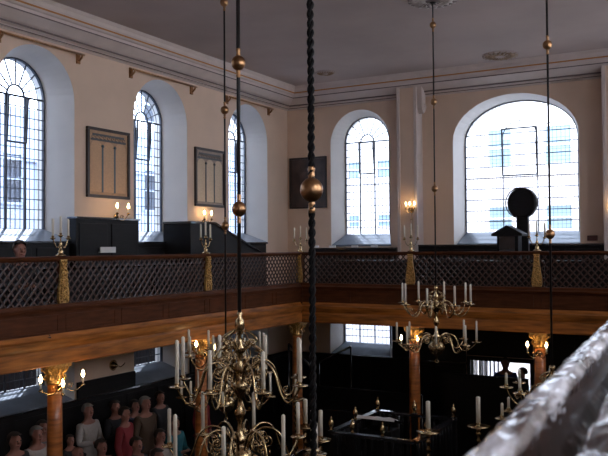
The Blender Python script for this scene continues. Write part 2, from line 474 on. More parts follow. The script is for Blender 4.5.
def gallery(label, F, u0, u1, posts, brackets=True, top=5.19):
    """F(u, w, z): u along the front, w outward into the nave (0 = face)"""
    t = thing('gallery', label, 'gallery', F(u0, 0, 0))
    base = F(u0, 0, 0)
    G = lambda u, w, z: F(u, w, z)-base
    def ext(name, poly, m, parent=t, a=u0, b=u1, bevel=0):
        k = MB(); k.prism(poly, lambda p: G(a, p[0], p[1]), lambda p: G(b, p[0], p[1])); return k.build(name, m, parent, bevel=bevel)
    ext('handrail', [(-.07, top-.05), (-.05, top-.075), (.04, top-.075), (.065, top-.05), (.075, top-.02), (.05, top), (-.06, top), (-.075, top-.02)], M_brown)
    ext('bottom_rail', [(-.03, 4.38), (.075, 4.38), (.085, 4.41), (.05, 4.44), (.035, 4.49), (-.03, 4.49)], M_brown)
    us = sorted(set([u0]+posts+[u1]))
    for a, b in zip(us, us[1:]):
        k = MB(); lattice(k, G, a+.05, b-.05, 4.48, top-.07); k.build('lattice_panel', M_lattice, t)
    for p in us:
        k = MB(); A = G(p-.05, -.03, 4.38); B = G(p+.05, .035, top-.06)
        k.box([min(A[i], B[i]) for i in range(3)], [max(A[i], B[i]) for i in range(3)]); k.build('post', M_brown, t)
    ext('fascia_panel', [(-.02, 4.0), (.03, 4.0), (.03, 4.38), (-.02, 4.38)], M_brown)
    for a, b in zip(us, us[1:]):
        n = max(1, round((b-a)/1.3)); 
        for k_ in range(n):
            s, e = a+(b-a)*k_/n+.08, a+(b-a)*(k_+1)/n-.08
            k = MB()
            for q0, q1 in (((s, 4.09), (e, 4.09)), ((e, 4.09), (e, 4.33)), ((e, 4.33), (s, 4.33)), ((s, 4.33), (s, 4.09))):
                k.bar(G(q0[0], .032, q0[1]), G(q1[0], .032, q1[1]), .018, .012)
            k.build('panel_moulding', M_brown, t)
    ext('beam_moulding', [(-.02, 3.84), (.06, 3.84), (.075, 3.87), (.10, 3.90), (.12, 3.94), (.125, 3.975), (.07, 4.0), (.035, 4.05), (.03, 4.06), (-.02, 4.06)], M_oakbeam)
    ext('beam', [(-.25, 3.60), (.05, 3.60), (.07, 3.62), (.07, 3.80), (.05, 3.84), (-.25, 3.84)], M_oakbeam)
    if brackets:
        for p in posts: gilded_bracket(G, p, 4.50, top-.05, t)
    return t
FLg = lambda u, w, z: Vector((2.21+w, u, z)); FBg = lambda u, w, z: Vector((u, -3.21-w, z)); FRg = lambda u, w, z: Vector((10.94-w, u, z))
gallery('long left gallery front with lattice and honey oak beam', FLg, -21.5, -3.21, [-17.7, -14.05, -10.43, -6.83])
gb = gallery('end gallery front of brown lattice below the wide window', FBg, 2.21, 10.94, [4.9, 7.52, 10.2])
# corner post with its own bracket
k = MB(); k.box((-.07, -.07, 3.6), (.07, .07, 5.17)); cp = k.build('corner_post', M_brown, gb, loc=(0.0, .0, 3.21-3.21))
gilded_bracket(lambda u, w, z: Vector((u*.8-.0, -.03-w, z)), .02, 4.5, 5.14, gb)
gallery('right gallery front running under the camera', FRg, -21.5, -3.21, [-6.83, -10.43, -14.05], False, 4.93)
# gallery decks with plastered soffits
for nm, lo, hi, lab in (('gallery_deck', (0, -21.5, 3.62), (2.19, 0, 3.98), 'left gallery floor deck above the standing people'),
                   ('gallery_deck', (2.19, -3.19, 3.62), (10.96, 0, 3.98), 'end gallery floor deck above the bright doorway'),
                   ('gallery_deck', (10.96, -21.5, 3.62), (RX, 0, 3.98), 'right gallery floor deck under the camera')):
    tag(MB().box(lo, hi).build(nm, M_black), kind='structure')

# columns
def column(x, y, label):
    t = thing('oak_column', label, 'column', (x, y, 0), group='oak columns carrying the galleries')
    k = MB(); k.lathe([(.18, 0), (.18, .1), (.15, .14), (.145, .2), (.13, .24)], seg=20); k.build('column_base', M_oak, t)
    k = MB(); k.lathe([(.125, .24), (.122, 1.4), (.112, 2.6), (.105, 3.3)], seg=20); k.build('shaft', M_oak, t)
    k = MB(); k.lathe([(.105, 3.3), (.12, 3.31), (.12, 3.34), (.11, 3.36), (.125, 3.46), (.16, 3.54), (.17, 3.56)], seg=20)
    for s in range(8):
        a = s*PI/4+PI/8
        c, sn = math.cos(a), math.sin(a)
        k.tube([((.125+.05*q/10+.03*math.sin(q*.9))*c, (.125+.05*q/10+.03*math.sin(q*.9))*sn, 3.36+.18*q/10) for q in range(11)], .016, 5)
    k.box((-.17, -.17, 3.555), (.17, .17, 3.602)); k.build('capital', M_gilt, t)
cols = [(2.09, -10.43, 'round orange column nearest the camera at far left of the photo'),
        (2.09, -6.83, 'round orange column behind the large chandelier'),
        (2.14, -3.27, 'round orange column at the inner corner of the galleries'),
        (4.90, -3.08, 'round orange column below the middle chandelier'),
        (7.52, -3.08, 'round orange column right of the bright doorway')]
for c in cols: column(*c)
for x, y in ((10.9, -3.1), (11.06, -6.83), (11.06, -10.43), (11.06, -14.05), (2.09, -14.05)):
    column(x, y, 'round orange column out of the picture under the side galleries')

# ------------------------------------------------------------------ wall board, picture
def framed(name, label, W, H, loc, rot, kind):
    t = thing(name, label, 'picture', loc); t.rotation_euler = rot   # local: x = right, z = up, -y = towards viewer
    fr = MB(); w = .055
    for lo, hi in (((-W/2, -.06, -H/2), (W/2, .0, -H/2+w)), ((-W/2, -.06, H/2-w), (W/2, 0, H/2)), ((-W/2, -.06, -H/2+w), (-W/2+w, 0, H/2-w)), ((W/2-w, -.06, -H/2+w), (W/2, 0, H/2-w))): fr.box(lo, hi)
    fr.build('frame', mat('dark_frame', (.03, .018, .014), .4), t, bevel=.008)
    if kind == 0:
        MB().box((-W/2+w, -.025, -H/2+w), (W/2-w, -.01, H/2-w)).build('painting', mat('dark_old_painting', (.06, .035, .028), .35, nscale=3, namt=.7), t)
        MB().box((-W*.22, -.03, -H*.25), (W*.22, -.026, H*.22)).build('painted_panel', mat('painting_brown', (.085, .05, .04), .4, nscale=6, namt=.6), t)
        return t
    fine = kind == 2
    MB().box((-W/2+w, -.025, -H/2+w), (W/2-w, -.01, H/2-w)).build('board', mat('board_paint_%d' % kind, (.44, .26, .14) if not fine else (.30, .22, .17), .6, nscale=9, namt=.25), t)
    m_cream = mat('column_text_field_%d' % kind, (.58, .35, .19) if not fine else (.60, .45, .30), .6, nscale=60, namt=.28, stretch=(.4, 1, 4))
    cw = (W-2*w)*(.29)
    for k_ in (-1, 0, 1):
        c = k_*(W-2*w)*.315
        k = MB(); lp = arch_loop(c, cw/2, -H/2+w+.06, H/2-w-.33, cw*.42, 10)
        k.prism(lp, lambda p: Vector((p[0], -.029, p[1])), lambda p: Vector((p[0], -.024, p[1]))); k.build('text_column', m_cream, t)
    for s in (-1, 1):
        k = MB(); c = s*(W-2*w)*.158
        k.box((c-.022, -.034, -H/2+w+.05), (c+.022, -.024, H/2-w-.30)); k.lathe([(.03, 0), (.035, .02), (.024, .05)], (c, -.03, H/2-w-.32), 8)
        k.build('painted_pilaster', mat('slate_blue_paint_%d' % kind, (.10, .13, .15) if not fine else (.07, .075, .08), .6), t)
    k = MB(); k.box((-W/2+w+.05, -.031, H/2-w-.20), (W/2-w-.05, -.026, H/2-w-.16))
    k.box((-W/2+w+.10, -.031, H/2-w-.10), (W/2-w-.10, -.026, H/2-w-.06))
    for q in range(9): k.tube([(-W*.36+W*.09*q+.035*math.cos(a*.7), -.03, H/2-w-.13+.03*math.sin(a*.7)) for a in range(9)], .006, 4)
    k.build('painted_heading', mat('board_heading', (.09, .09, .09), .6), t)
    return t
framed('prayer_board', 'framed board of three arched text columns, left of the two, brown', 1.20, 1.37, (.0, -7.09, 6.985), (0, 0, PI/2), 1)
framed('prayer_board', 'framed board of three pale arched columns between middle and far windows', 1.17, 1.37, (.0, -3.68, 6.955), (0, 0, PI/2), 2)
framed('dark_picture', 'dark framed picture on end wall beside the corner', 1.15, 1.40, (.66, 0, 7.06), (0, 0, 0), 0)

# ------------------------------------------------------------------ curtain rods over left windows
for y0, y1, lb in ((-9.74, -7.9, 'thin rod above the leftmost arched window'), (-6.42, -4.37, 'thin rod above the middle arched window'), (-2.95, -1.0, 'thin rod above the arched window nearest the corner')):
    t = thing('curtain_rod', lb, 'rod', (0, (y0+y1)/2, 8.99), group='rods over the left windows')
    L = (y1-y0)/2
    MB().tube([(.13, -L-.05, 0), (.13, L+.05, 0)], .02, 8).build('rod', M_bronze, t)
    for s in (-1, 1):
        MB().tube([(0, s*L, -.10), (.05, s*L, -.10), (.11, s*L, -.05), (.13, s*L, 0)], .02, 6).box((0, s*L-.045, -.16), (.03, s*L+.045, .05)).build('rod_bracket', M_bronze, t)

# ------------------------------------------------------------------ black panelling and pews
def panelled_box(name, label, cat, lo, hi, n=2, face='x', group=None, m=M_black):
    t = thing(name, label, cat, ((lo[0]+hi[0])/2, (lo[1]+hi[1])/2, lo[2]), group=group)
    c = Vector(t.location)
    L = Vector(lo)-c; H = Vector(hi)-c
    MB().box(L, H).build('carcass', m, t, bevel=.008)
    cap = MB(); cap.box((L.x-.0, L.y-.02, H.z), (H.x+.03, H.y+.02, H.z+.04)); cap.build('top_cap', M_blackgl, t, bevel=.006)
    for k_ in range(n):
        k = MB()
        if face == 'x':
            a = L.y+(H.y-L.y)*k_/n+.06; b = L.y+(H.y-L.y)*(k_+1)/n-.06
            k.box((H.x, a, L.z+.1), (H.x+.02, b, H.z-.08))
        else:
            a = L.x+(H.x-L.x)*k_/n+.06; b = L.x+(H.x-L.x)*(k_+1)/n-.06
            k.box((a, L.y-.02, L.z+.1), (b, L.y, H.z-.08))
        k.build('raised_panel', m, t, bevel=.009)
    return t
panelled_box('wall_panelling', 'tall black panelling below the left prayer board', 'panelling', (.025, -8.18, 3.985), (.25, -6.45, 5.86), 2)
# sloping stair enclosure
t = thing('stair_enclosure', 'black enclosure with long sloping top under the right prayer board', 'stair enclosure', (.025, -5.4, 3.985))
k = MB(); k.prism([(0, 0), (2.95, 0), (2.95, 1.10), (.85, 1.84), (0, 1.84)], lambda p: Vector((0, p[0], p[1])), lambda p: Vector((.74, p[0], p[1]))); k.build('carcass', M_black, t)
k = MB(); k.prism([(-.03, 1.84), (.86, 1.84), (2.97, 1.10), (2.97, 1.14), (.88, 1.885), (-.03, 1.885)], lambda p: Vector((0, p[0], p[1])), lambda p: Vector((.77, p[0], p[1]))); k.build('top_cap', M_blackgl, t)
panelled_box('dado', 'low black panelling below the leftmost upper window', 'panelling', (.025, -11.6, 3.985), (.10, -8.2, 5.40), 4)
panelled_box('dado', 'low black panelling below the middle upper window', 'panelling', (.025, -6.42, 3.985), (.10, -5.45, 5.40), 1)
panelled_box('dado', 'low black panelling below the far upper window on the left wall', 'panelling', (.025, -2.42, 3.985), (.10, -1.3, 5.40), 1)
panelled_box('gallery_pew', 'black wall pew in the end gallery below the narrow window', 'pew', (1.02, -.42, 3.98), (3.39, -.05, 5.24), 3, 'y')
panelled_box('gallery_pew', 'black wall pew in the end gallery below the wide window', 'pew', (3.99, -.42, 3.98), (8.30, -.05, 5.30), 5, 'y')
panelled_box('gallery_pew', 'black wall pew in the end gallery at the far right', 'pew', (8.98, -.42, 3.98), (RX-.05, -.05, 5.30), 4, 'y')
def bench(name, label, x0, x1, y0, y1, zf, back, face, cat='bench', group=None, hgt=.98):
    """face: '+x','-x','+y','-y' the way a sitter looks"""
    t = thing(name, label, cat, ((x0+x1)/2, (y0+y1)/2, zf), group=group)
    w, l = (x1-x0)/2, (y1-y0)/2
    ax = 0 if 'x' in face else 1; s = 1 if '+' in face else -1
    half = (w, l)[ax]; o = (l, w)[ax]
    def B(a0, a1, b0, b1, z0, z1):   # a along the facing axis, b across
        a0, a1 = sorted((a0*s, a1*s))
        return ((a0, b0, z0), (a1, b1, z1)) if ax == 0 else ((b0, a0, z0), (b1, a1, z1))
    MB().box(*B(-half, half, -o, o, .41, .45)).build('seat', M_black, t, bevel=.006)
    k = MB().box(*B(-half, -half+.05, -o, o, .0, hgt))
    n = max(2, int(o*2/.7))
    for q in range(n):
        a = -o+2*o*q/n+.05; b = -o+2*o*(q+1)/n-.05
        k.box(*B(-half-.012, -half, a, b, .12, hgt-.12)); 
    k.build('backrest', M_black, t)
    MB().box(*B(-half-.03, -half+.08, -o-.01, o+.01, hgt, hgt+.035)).build('top_rail', M_blackgl, t, bevel=.008)
    for e in (-o, o-.05): MB().box(*B(-half+.05, half, e, e+.05, 0, .41)).box(*B(-half+.05, half*.6, e, e+.05, .62, .66)).build('end_panel', M_black, t)
    return t
for k_, (y0, y1) in enumerate(((-13.4, -10.05), (-9.95, -7.4), (-7.2, -4.6))):
    bench('gallery_bench', ['black bench behind the left lattice, nearest stretch', 'black bench behind the left lattice between the two gilded brackets', 'black bench behind the left lattice beyond the second bracket'][k_], 1.3, 1.75, y0, y1, 3.98, 0, '+x')
bench('gallery_bench', 'front black bench in the end gallery left of middle bracket', 2.5, 4.8, -2.45, -2.0, 3.98, 0, '-y')
bench('gallery_bench', 'front black bench in the end gallery between middle and right brackets', 5.0, 7.4, -2.45, -2.0, 3.98, 0, '-y')
bench('gallery_bench', 'front black bench in the end gallery beyond right bracket', 7.6, 10.4, -2.45, -2.0, 3.98, 0, '-y')
# small white cards on the end gallery pew
for x, lb in ((1.10, 'white card nearest the corner on the end gallery pew'), (1.60, 'second white card from the corner on the end gallery pew'), (2.25, 'third white card from the corner on the end gallery pew'), (2.80, 'fourth white card from the corner on the end gallery pew')):
    tag(MB().box((x-.09, -.445, 5.284), (x+.09, -.40, 5.34)).build('seat_card', M_paper), lb, 'card', 'white seat cards')
tag(MB().box((.30, -7.62, 5.235), (.315, -7.2, 5.33)).box((.22, -7.62, 5.22), (.315, -7.2, 5.236)).build('seat_card', M_paper), 'white card on the black panelling below the left prayer board', 'card')
tag(MB().box((7.93, -.06, 5.40), (8.15, 0, 5.52), None).build('wall_box', mat('brown_bakelite', (.12, .04, .03), .4), bevel=.008), 'small brown box on wall beside the wide window', 'box')

# disc on post, gabled case
t = thing('clock_case', 'black round disc on thick post standing before the wide window', 'clock', (6.66, -.8, 3.98))
k = MB(); k.lathe([(.30, -.09), (.345, -.07), (.345, .07), (.30, .09)], (0, 0, 2.29), 40, axis=(.25, 1, 0)); k.build('drum', M_black, t)
k = MB(); k.lathe([(.30, 0), (.31, .02), (.29, .025)], (.0, -.10, 2.29), 40, axis=(.0, -1, 0)); k.bm.free()
k = MB(); k.tube([(.345*math.sin(a)*.97-.02, -.10, 2.29+.345*math.cos(a)) for a in [2*PI*q/40 for q in range(40)]], .014, 6, True); k.build('rim', M_blackgl, t)
k = MB(); k.box((-.13, -.06, 0), (.13, .1, 2.0)); k.build('post', M_black, t, bevel=.01)
t = thing('gabled_case', 'small black house-shaped case with pitched roof beside the disc', 'case', (6.60, -1.75, 3.98))
MB().box((-.23, -.16, 0), (.23, .16, 1.56)).build('case_body', M_black, t, bevel=.01)
k = MB(); k.prism([(-.33, 1.53), (.33, 1.53), (.33, 1.58), (0, 1.76), (-.33, 1.58)], lambda p: Vector((p[0], -.24, p[1])), lambda p: Vector((p[0], .24, p[1]))); k.build('pitched_roof', M_black, t)
MB().box((-.17, -.195, 1.1), (.17, -.18, 1.52)).build('door_panel', M_blackgl, t)

# ------------------------------------------------------------------ lights with candles
def bulb(parent, x, y, z, s=1.):
    MB().lathe([(.012*s, 0), (.014*s, .09*s)], (x, y, z), 10).build('candle_tube', M_candle, parent)
    MB().lathe([(.008*s, .09*s), (.022*s, .115*s), (.024*s, .135*s), (.012*s, .17*s), (.001, .195*s)], (x, y, z), 10).build('bulb', M_bulb, parent)
def sconce(label, loc, arms, rz=0, plate=True, stem=None, group='lit candle sconces', s=1.):
    """local +x points away from the wall"""
    t = thing('wall_sconce', label, 'sconce', loc, rz, group)
    k = MB(); k.lathe([(.055, 0), (.06, .012), (.035, .02), (.02, .05), (.026, .065), (.001, .075)], (0, 0, 0), 14, axis=(1, 0, 0))
    if stem: k.tube([(.04, 0, 0), (.05, 0, -stem*.5), (.04, 0, -stem)], .014, 6); k.ball((.045, 0, -stem*.5), .03, 8)
    k.build('back_plate', M_brass, t)
    for (ax, ay, az) in arms:
        a = MB()
        a.tube([(.05+(ax-.05)*q/12, ay*q/12, -.07*math.sin(PI*q/12)*(1.2)+az*(q/12)**2) for q in range(13)], .009, 6)
        a.tube([(.05+(ax-.05)*.4+.03*math.cos(q*.7)*(1-q/14), ay*.4+.03*math.cos(q*.7)*(1-q/14)*(1 if ay > 0 else -1), .0+.03*math.sin(q*.7)) for q in range(11)], .006, 5)
        a.lathe([(.012, -.02), (.03, -.005), (.035, .002), (.016, .012), (.016, .03)], (ax, ay, az), 12)
        ao = a.build('arm', M_brass, t)
        bulb(ao, ax, ay, az+.02, s)
    return t
sconce('two-light brass sconce glowing below the left prayer board', (.25, -7.14, 5.92), [(.14, -.10, .06), (.14, .22, .06)])
sconce('two-light brass sconce glowing below the right prayer board', (.02, -3.95, 5.90), [(.14, -.14, .06), (.14, .14, .06)])
sconce('three-light brass sconce glowing on the left pier', (3.82, -.375, 6.22), [(.13, -.11, .02), (.16, 0, .02), (.13, .11, .02)], -PI/2, stem=.5, s=.75)
sconce('three-light brass sconce glowing on the right pier', (8.64, -.375, 6.05), [(.13, -.13, .02), (.16, 0, .02), (.13, .13, .02)], -PI/2, stem=.5, s=.75)
sconce('three-light sconce on the orange column at far left', (2.20, -10.43, 3.28), [(.10, -.46, .0), (.10, -.04, -.12), (.16, .30, -.02)], s=1.1)
sconce('two-light sconce on the orange column behind the large chandelier', (2.20, -6.83, 3.32), [(.10, -.42, .06), (.18, .02, -.04)], s=1.1)
sconce('two-light sconce on the orange column below the middle chandelier', (4.90, -3.18, 3.18), [(.16, -.19, .04), (.16, .17, .04)], -PI/2, s=1.05)
sconce('two-light sconce on the orange column right of the doorway', (7.52, -3.18, 3.20), [(.16, -.18, .02), (.16, .18, .02)], -PI/2, s=1.05)
t = thing('unlit_sconce', 'unlit round brass wall fitting below the left gallery', 'sconce', (0, -6.95, 2.97))
MB().lathe([(.10, 0), (.11, .02), (.06, .05), (.03, .12), (.001, .14)], (0, 0, 0), 16, axis=(1, 0, 0)).build('back_plate', M_brass, t)
MB().tube([(.1, 0, 0), (.14, .08, -.03), (.14, .16, 0), (.14, .2, .03)], .01, 6).build('arm', M_brass, t)

# candelabra on the gallery rails
def candelabrum(label, loc, rz):
    t = thing('candelabrum', label, 'candelabrum', loc, rz, 'three-candle candelabra on the gallery rails')
    MB().lathe([(.075, 0), (.08, .015), (.05, .03), (.03, .05), (.045, .075), (.02, .10), (.014, .15), (.03, .18), (.012, .21), (.012, .24)], seg=12).build('base', M_brass, t)
    for s in (-1, 0, 1):
        a = MB(); x = s*.15; zc = .27 if s else .31
        if s: a.tube([(x*q/10, 0, .20-.09*math.sin(PI*q/10)*(1)+.07*(q/10)**2) for q in range(11)], .009, 6)
        else: a.tube([(0, 0, .2), (0, 0, .3)], .01, 6)
        a.lathe([(.01, zc-.03), (.035, zc-.01), (.04, zc), (.018, zc+.01), (.02, zc+.035)], (x, 0, 0), 10)
        ao = a.build('arm', M_brass, t)
        MB().lathe([(.017, 0), (.017, .25), (.012, .262), (.002, .268)], (x, 0, zc+.02), 10).build('candle', M_candle, ao)
    return t
candelabrum('candelabrum on the left rail over the nearest gilded bracket', (2.21, -10.43, 5.19), PI/2)
candelabrum('candelabrum on the left rail before the black stair enclosure', (2.21, -6.83, 5.19), PI/2)
candelabrum('candelabrum on the rail at the inner corner of the galleries', (2.21, -3.21, 5.19), .9)
candelabrum('candelabrum on the end rail in front of the left pier', (4.9, -3.21, 5.19), 0)
candelabrum('candelabrum on the end rail in front of the wide window', (7.52, -3.21, 5.19), 0)

# ------------------------------------------------------------------ chandeliers
BALL = [(.008, -.165), (.022, -.158), (.028, -.145), (.022, -.132), (.010, -.122), (.010, -.115), (.024, -.108), (.026, -.098), (.014, -.09)] + [(.082*math.cos(q*PI/16), .086*math.sin(q*PI/16)) for q in range(-7, 8)] + [(.014, .09), (.026, .098), (.024, .108), (.010, .115), (.010, .122), (.022, .132), (.028, .145), (.022, .158), (.008, .165)]
def chandelier(label, x, y, zu, gap=.66, R1=.60, R2=.68, n1=8, n2=8, top=.33, rod_r=.012, balls=(), ballscale=1., candle=.30, crown=False, twisted=False, off=0., cr=.018, scale=1.):
    t = thing('brass_chandelier', label, 'chandelier', (x, y, zu), group='brass chandeliers')
    H = HZ-zu
    k = MB(); a0 = top
    if twisted:
        for s in range(2):
            N = int((H-a0)/.012)
            k.tube([(.0115*math.cos(q*.62+s*PI), .0115*math.sin(q*.62+s*PI), a0+q*(H-a0)/N) for q in range(N+1)], .0135, 5)
    else: k.tube([(0, 0, a0-.05), (0, 0, H)], rod_r, 8)
    k.build('rod', M_rod if not twisted else M_iron, t)
    for zb in balls:
        if zb-zu < H-.2:
            k = MB(); k.lathe([(max(r*ballscale, rod_r*1.05), z*ballscale) for r, z in BALL], (0, 0, zb-zu), 16); k.build('rod_ball', M_bronze, t)
    # central baluster
    k = MB()
    pr = [(.001, -gap-.30), (.02, -gap-.28), (.012, -gap-.25), (.035, -gap-.23), (.09, -gap-.20), (.135, -gap-.13), (.14, -gap-.08), (.12, -gap-.03), (.06, -gap+.02), (.035, -gap+.05),
          (.07, -gap+.08), (.075, -gap+.11), (.04, -gap+.14), (.025, -gap*.6), (.05, -gap*.5), (.06, -gap*.45), (.03, -gap*.38), (.022, -.16), (.05, -.12), (.085, -.06), (.09, -.02), (.06, .03), (.03, .06)]
    if crown: pr += [(.05, .12), (.06, .16), (.03, .22), (.025, .30), (.06, .33), (.065, .38), (.03, .43), (.02, .5), (.04, .54), (.055, .60), (.045, .66), (.02, .70), (.03, top-.02), (.01, top)]
    else: pr += [(.045, .10), (.05, .14), (.025, .18), (.02, .24), (.04, .27), (.03, .30), (.008, top)]
    k.lathe(pr, seg=16); k.build('baluster', M_brass, t)
    k = MB(); k.tube([(.03*math.cos(q*PI/5), 0, -gap-.33+.03*math.sin(q*PI/5)) for q in range(10)], .007, 5, True); k.build('pendant_ring', M_brass, t)
    # arms
    def arm_mesh(R, kx, cur, tall=False):
        a = MB()
        f = R/.6
        if tall: pts = [(.05, -.08), (.07, .04), (.11, .15), (.19, .225), (.28, .215), (.35, .13), (.385, .01), (.42, -.10), (.46, -.165), (.51, -.165), (.55, -.11), (.585, -.04), (.60, .0)]
        elif kx: pts = [(.05, -.10), (.09, -.03), (.14, .035), (.20, .05), (.26, .02), (.30, -.06), (.33, -.14), (.38, -.195), (.44, -.20), (.50, -.165), (.55, -.10), (.585, -.03), (.60, .0)]
        else: pts = [(.05, -.02), (.08, .06), (.13, .12), (.20, .14), (.27, .11), (.31, .03), (.34, -.06), (.38, -.125), (.44, -.14), (.50, -.11), (.55, -.06), (.585, -.02), (.60, .0)]
        P3 = []
        for i in range(len(pts)-1):
            for q in range(3):
                tt = q/3; p0 = pts[max(0, i-1)]; p1 = pts[i]; p2 = pts[i+1]; p3 = pts[min(len(pts)-1, i+2)]
                c = [.5*((2*p1[j])+(-p0[j]+p2[j])*tt+(2*p0[j]-5*p1[j]+4*p2[j]-p3[j])*tt*tt+(-p0[j]+3*p1[j]-3*p2[j]+p3[j])*tt**3) for j in (0, 1)]
                P3.append((c[0]*f, 0, c[1]))
        P3.append((R, 0, 0))
        a.tube(P3, [.0135-.004*i/len(P3) for i in range(len(P3))], 6)
        cx, cz = (.22*f, .09) if tall else ((.185*f, -.04) if kx else (.20*f, .035))
        a.tube([(cx+cur*(1-q/24)*math.cos(q*.55+1.9), .0, cz+cur*(1-q/24)*math.sin(q*.55+1.9)) for q in range(21)], .0085, 5)
        if tall:
            a.tube([(cx-.02+cur*.7*(1-q/24)*math.cos(-q*.55+.6), .0, cz-.13+cur*.7*(1-q/24)*math.sin(-q*.55+.6)) for q in range(21)], .0075, 5)
            a.ball((cx, 0, cz+.02), .022, 6)
        a.tube([(R*.78+.035*(1-q/16)*math.cos(-q*.6-1.6), 0, -.10+.035*(1-q/16)*math.sin(-q*.6-1.6)) for q in range(14)], .006, 4)
        return a
    rnd = random.Random(int(x*10)+int(y*10))
    def mesh_of(mb):
        bmesh.ops.recalc_face_normals(mb.bm, faces=mb.bm.faces); me = bpy.data.meshes.new('arm'); mb.bm.to_mesh(me); mb.bm.free(); me.materials.append(M_brass); return me
    pan = MB(); pan.lathe([(.001, -.02), (.02, -.015), (.03, -.002), (.082, .004), (.088, .012), (.03, .008), (.022, .02), (.026, .045), (.024, .05)], seg=16); pm = mesh_of(pan); pm.name = 'drip_pan'
    cm = MB(); cm.lathe([(cr, 0), (cr*.96, candle-.01), (cr*.5, candle), (.002, candle+.004)], seg=10)
    me = bpy.data.meshes.new('candle'); bmesh.ops.recalc_face_normals(cm.bm, faces=cm.bm.faces); cm.bm.to_mesh(me); cm.bm.free(); me.materials.append(M_candle)
    for (n, R, z, kx, o0) in ((n1, R1, 0, True, off), (n2, R2, -gap, False, off+PI/n2*.6)):
        am = mesh_of(arm_mesh(R, kx, .085 if crown else .055, crown))
        for i in range(n):
            a = o0+2*PI*i/n
            ao = link('arm', am, t, (0, 0, z)); ao.rotation_euler = (0, 0, a)
            link('drip_pan', pm, ao, (R, 0, .0))
            co = link('candle', me, ao, (R, 0, .04)); co.scale = (1, 1, rnd.uniform(.86, 1.12))
    rings = ((8, .24, .10, .34, .0), (8, .16, .34, .22, .2)) if crown else ((8, .12, .06, .16, .2),)
    for (n_, w_, z_, h_, o_) in rings:
        k = MB(); k.tube([(.03+w_*math.sin(q/14*PI*.95), 0, z_+h_*(q/14)) for q in range(15)], .008, 5)
        k.tube([(.04+w_*.62+w_*.26*(1-q/20)*math.cos(q*.6), 0, z_+h_*.35+w_*.26*(1-q/20)*math.sin(q*.6)) for q in range(17)], .007, 5)
        so = k.build('crown_scroll', M_brass, t); so.rotation_euler = (0, 0, off+o_)
        for i in range(1, n_): c_ = link('crown_scroll', so.data, t); c_.rotation_euler = (0, 0, off+o_+2*PI*i/n_)
    k = MB(); k.lathe([(.12, -.0), (.11, -.02), (.06, -.05), (.03, -.08)], (0, 0, H), 20); k.build('ceiling_hook_plate', M_rod, t)
    t.scale = (1, 1, 1)
    return t
chandelier('large brass chandelier nearest in view with tall crowned top', 6.38, -11.9, 3.87, gap=.69, R1=.68, R2=.77, top=.76, rod_r=.021, balls=(5.71, 7.27, 8.84), ballscale=.95, candle=.40, crown=True, off=.15, cr=.021)
chandelier('brass chandelier hanging before the end gallery, whole in view', 6.37, -5.8, 4.30, rod_r=.013, balls=(6.3, 7.82, 9.17), ballscale=.72, off=.1)
chandelier('brass chandelier half hidden behind the large crowned one', 4.07, -8.85, 3.66, rod_r=.014, balls=(5.64, 7.43, 9.11), ballscale=.80, off=.3)
chandelier('brass chandelier partly hidden behind the foreground rail', 8.96, -8.85, 3.52, gap=.36, R1=.55, R2=.62, rod_r=.014, balls=(5.44, 7.80), ballscale=.72, candle=.15, off=.25, top=.2)
chandelier('chandelier below the picture hung from the thick twisted iron rod', 8.665, -14.47, 2.75, rod_r=.02, balls=(5.665, 8.4), ballscale=.90, twisted=True, candle=.2, top=.5)

# ceiling roses
def rose(label, x, y, R, m):
    t = thing('ceiling_rose', label, 'ceiling rose', (x, y, HZ), group='ceiling roses')
    k = MB(); k.lathe([(R*1.0, 0), (R*.98, -.025), (R*.86, -.03), (R*.80, -.012), (R*.62, -.015), (R*.55, -.035), (R*.3, -.03), (R*.2, -.05), (.001, -.06)], seg=32); k.build('rose_disc', M_ceil if m is None else m, t)
    ml = mat('rose_leaf', (.26, .16, .09), .6) if m is None else mat('rose_pale_leaf', (.42, .36, .32), .6)
    first = None
    for i in range(18):
        if first is None:
            k = MB(); k.tube([(R*(.3+.66*q/10), R*.07*math.sin(q*.9), -.03-.02*math.sin(q*.5)) for q in range(11)], [R*(.025+.05*q/10) for q in range(11)], 6)
            first = o = k.build('carved_leaf', ml, t)
        else: o = link('carved_leaf', first.data, t)
        o.rotation_euler = (0, 0, 2*PI*i/18)
rose('carved ceiling rose from which the end chandelier rod hangs', 6.37, -5.8, .44, M_shadowline)
rose('small carved ceiling rose near the cornice corner', 2.08, -1.67, .25, None)
rose('oval carved ceiling vent above the wide window', 6.3, -1.19, .40, None)

# ------------------------------------------------------------------ reading platform (tebah) below the end chandelier
t = thing('reading_platform', 'dark oak railed reading platform below the end chandelier', 'platform', (5.75, -5.87, 0))
def tl(x, y, z): return (x-5.75, y+5.87, z)
X0, X1, Y0, Y1 = 4.85, 6.36, -6.85, -4.9
MB().box(tl(X0, Y0, 0), tl(X1, Y1, .95)).build('dais', M_black, t, bevel=.01)
for a, b in (((X0, Y0), (X1, Y0)), ((X0, Y0), (X0, Y1)), ((X1, Y0), (X1, Y1)), ((X0, Y1), (X1, Y1))):
    MB().bar(tl(*a, 2.14), tl(*b, 2.14), .12, .05).build('top_rail', M_blackgl, t)
    MB().bar(tl(*a, 1.05), tl(*b, 1.05), .08, .06).build('base_rail', M_black, t)
    n = 12
    for q in range(1, n):
        p = Vector(a)*(1-q/n)+Vector(b)*q/n
        MB().lathe([(.02, 1.05), (.02, 1.2), (.04, 1.32), (.028, 1.5), (.018, 1.8), (.03, 1.95), (.02, 2.1)], tl(p.x, p.y, 0), 8).build('baluster', M_black, t)
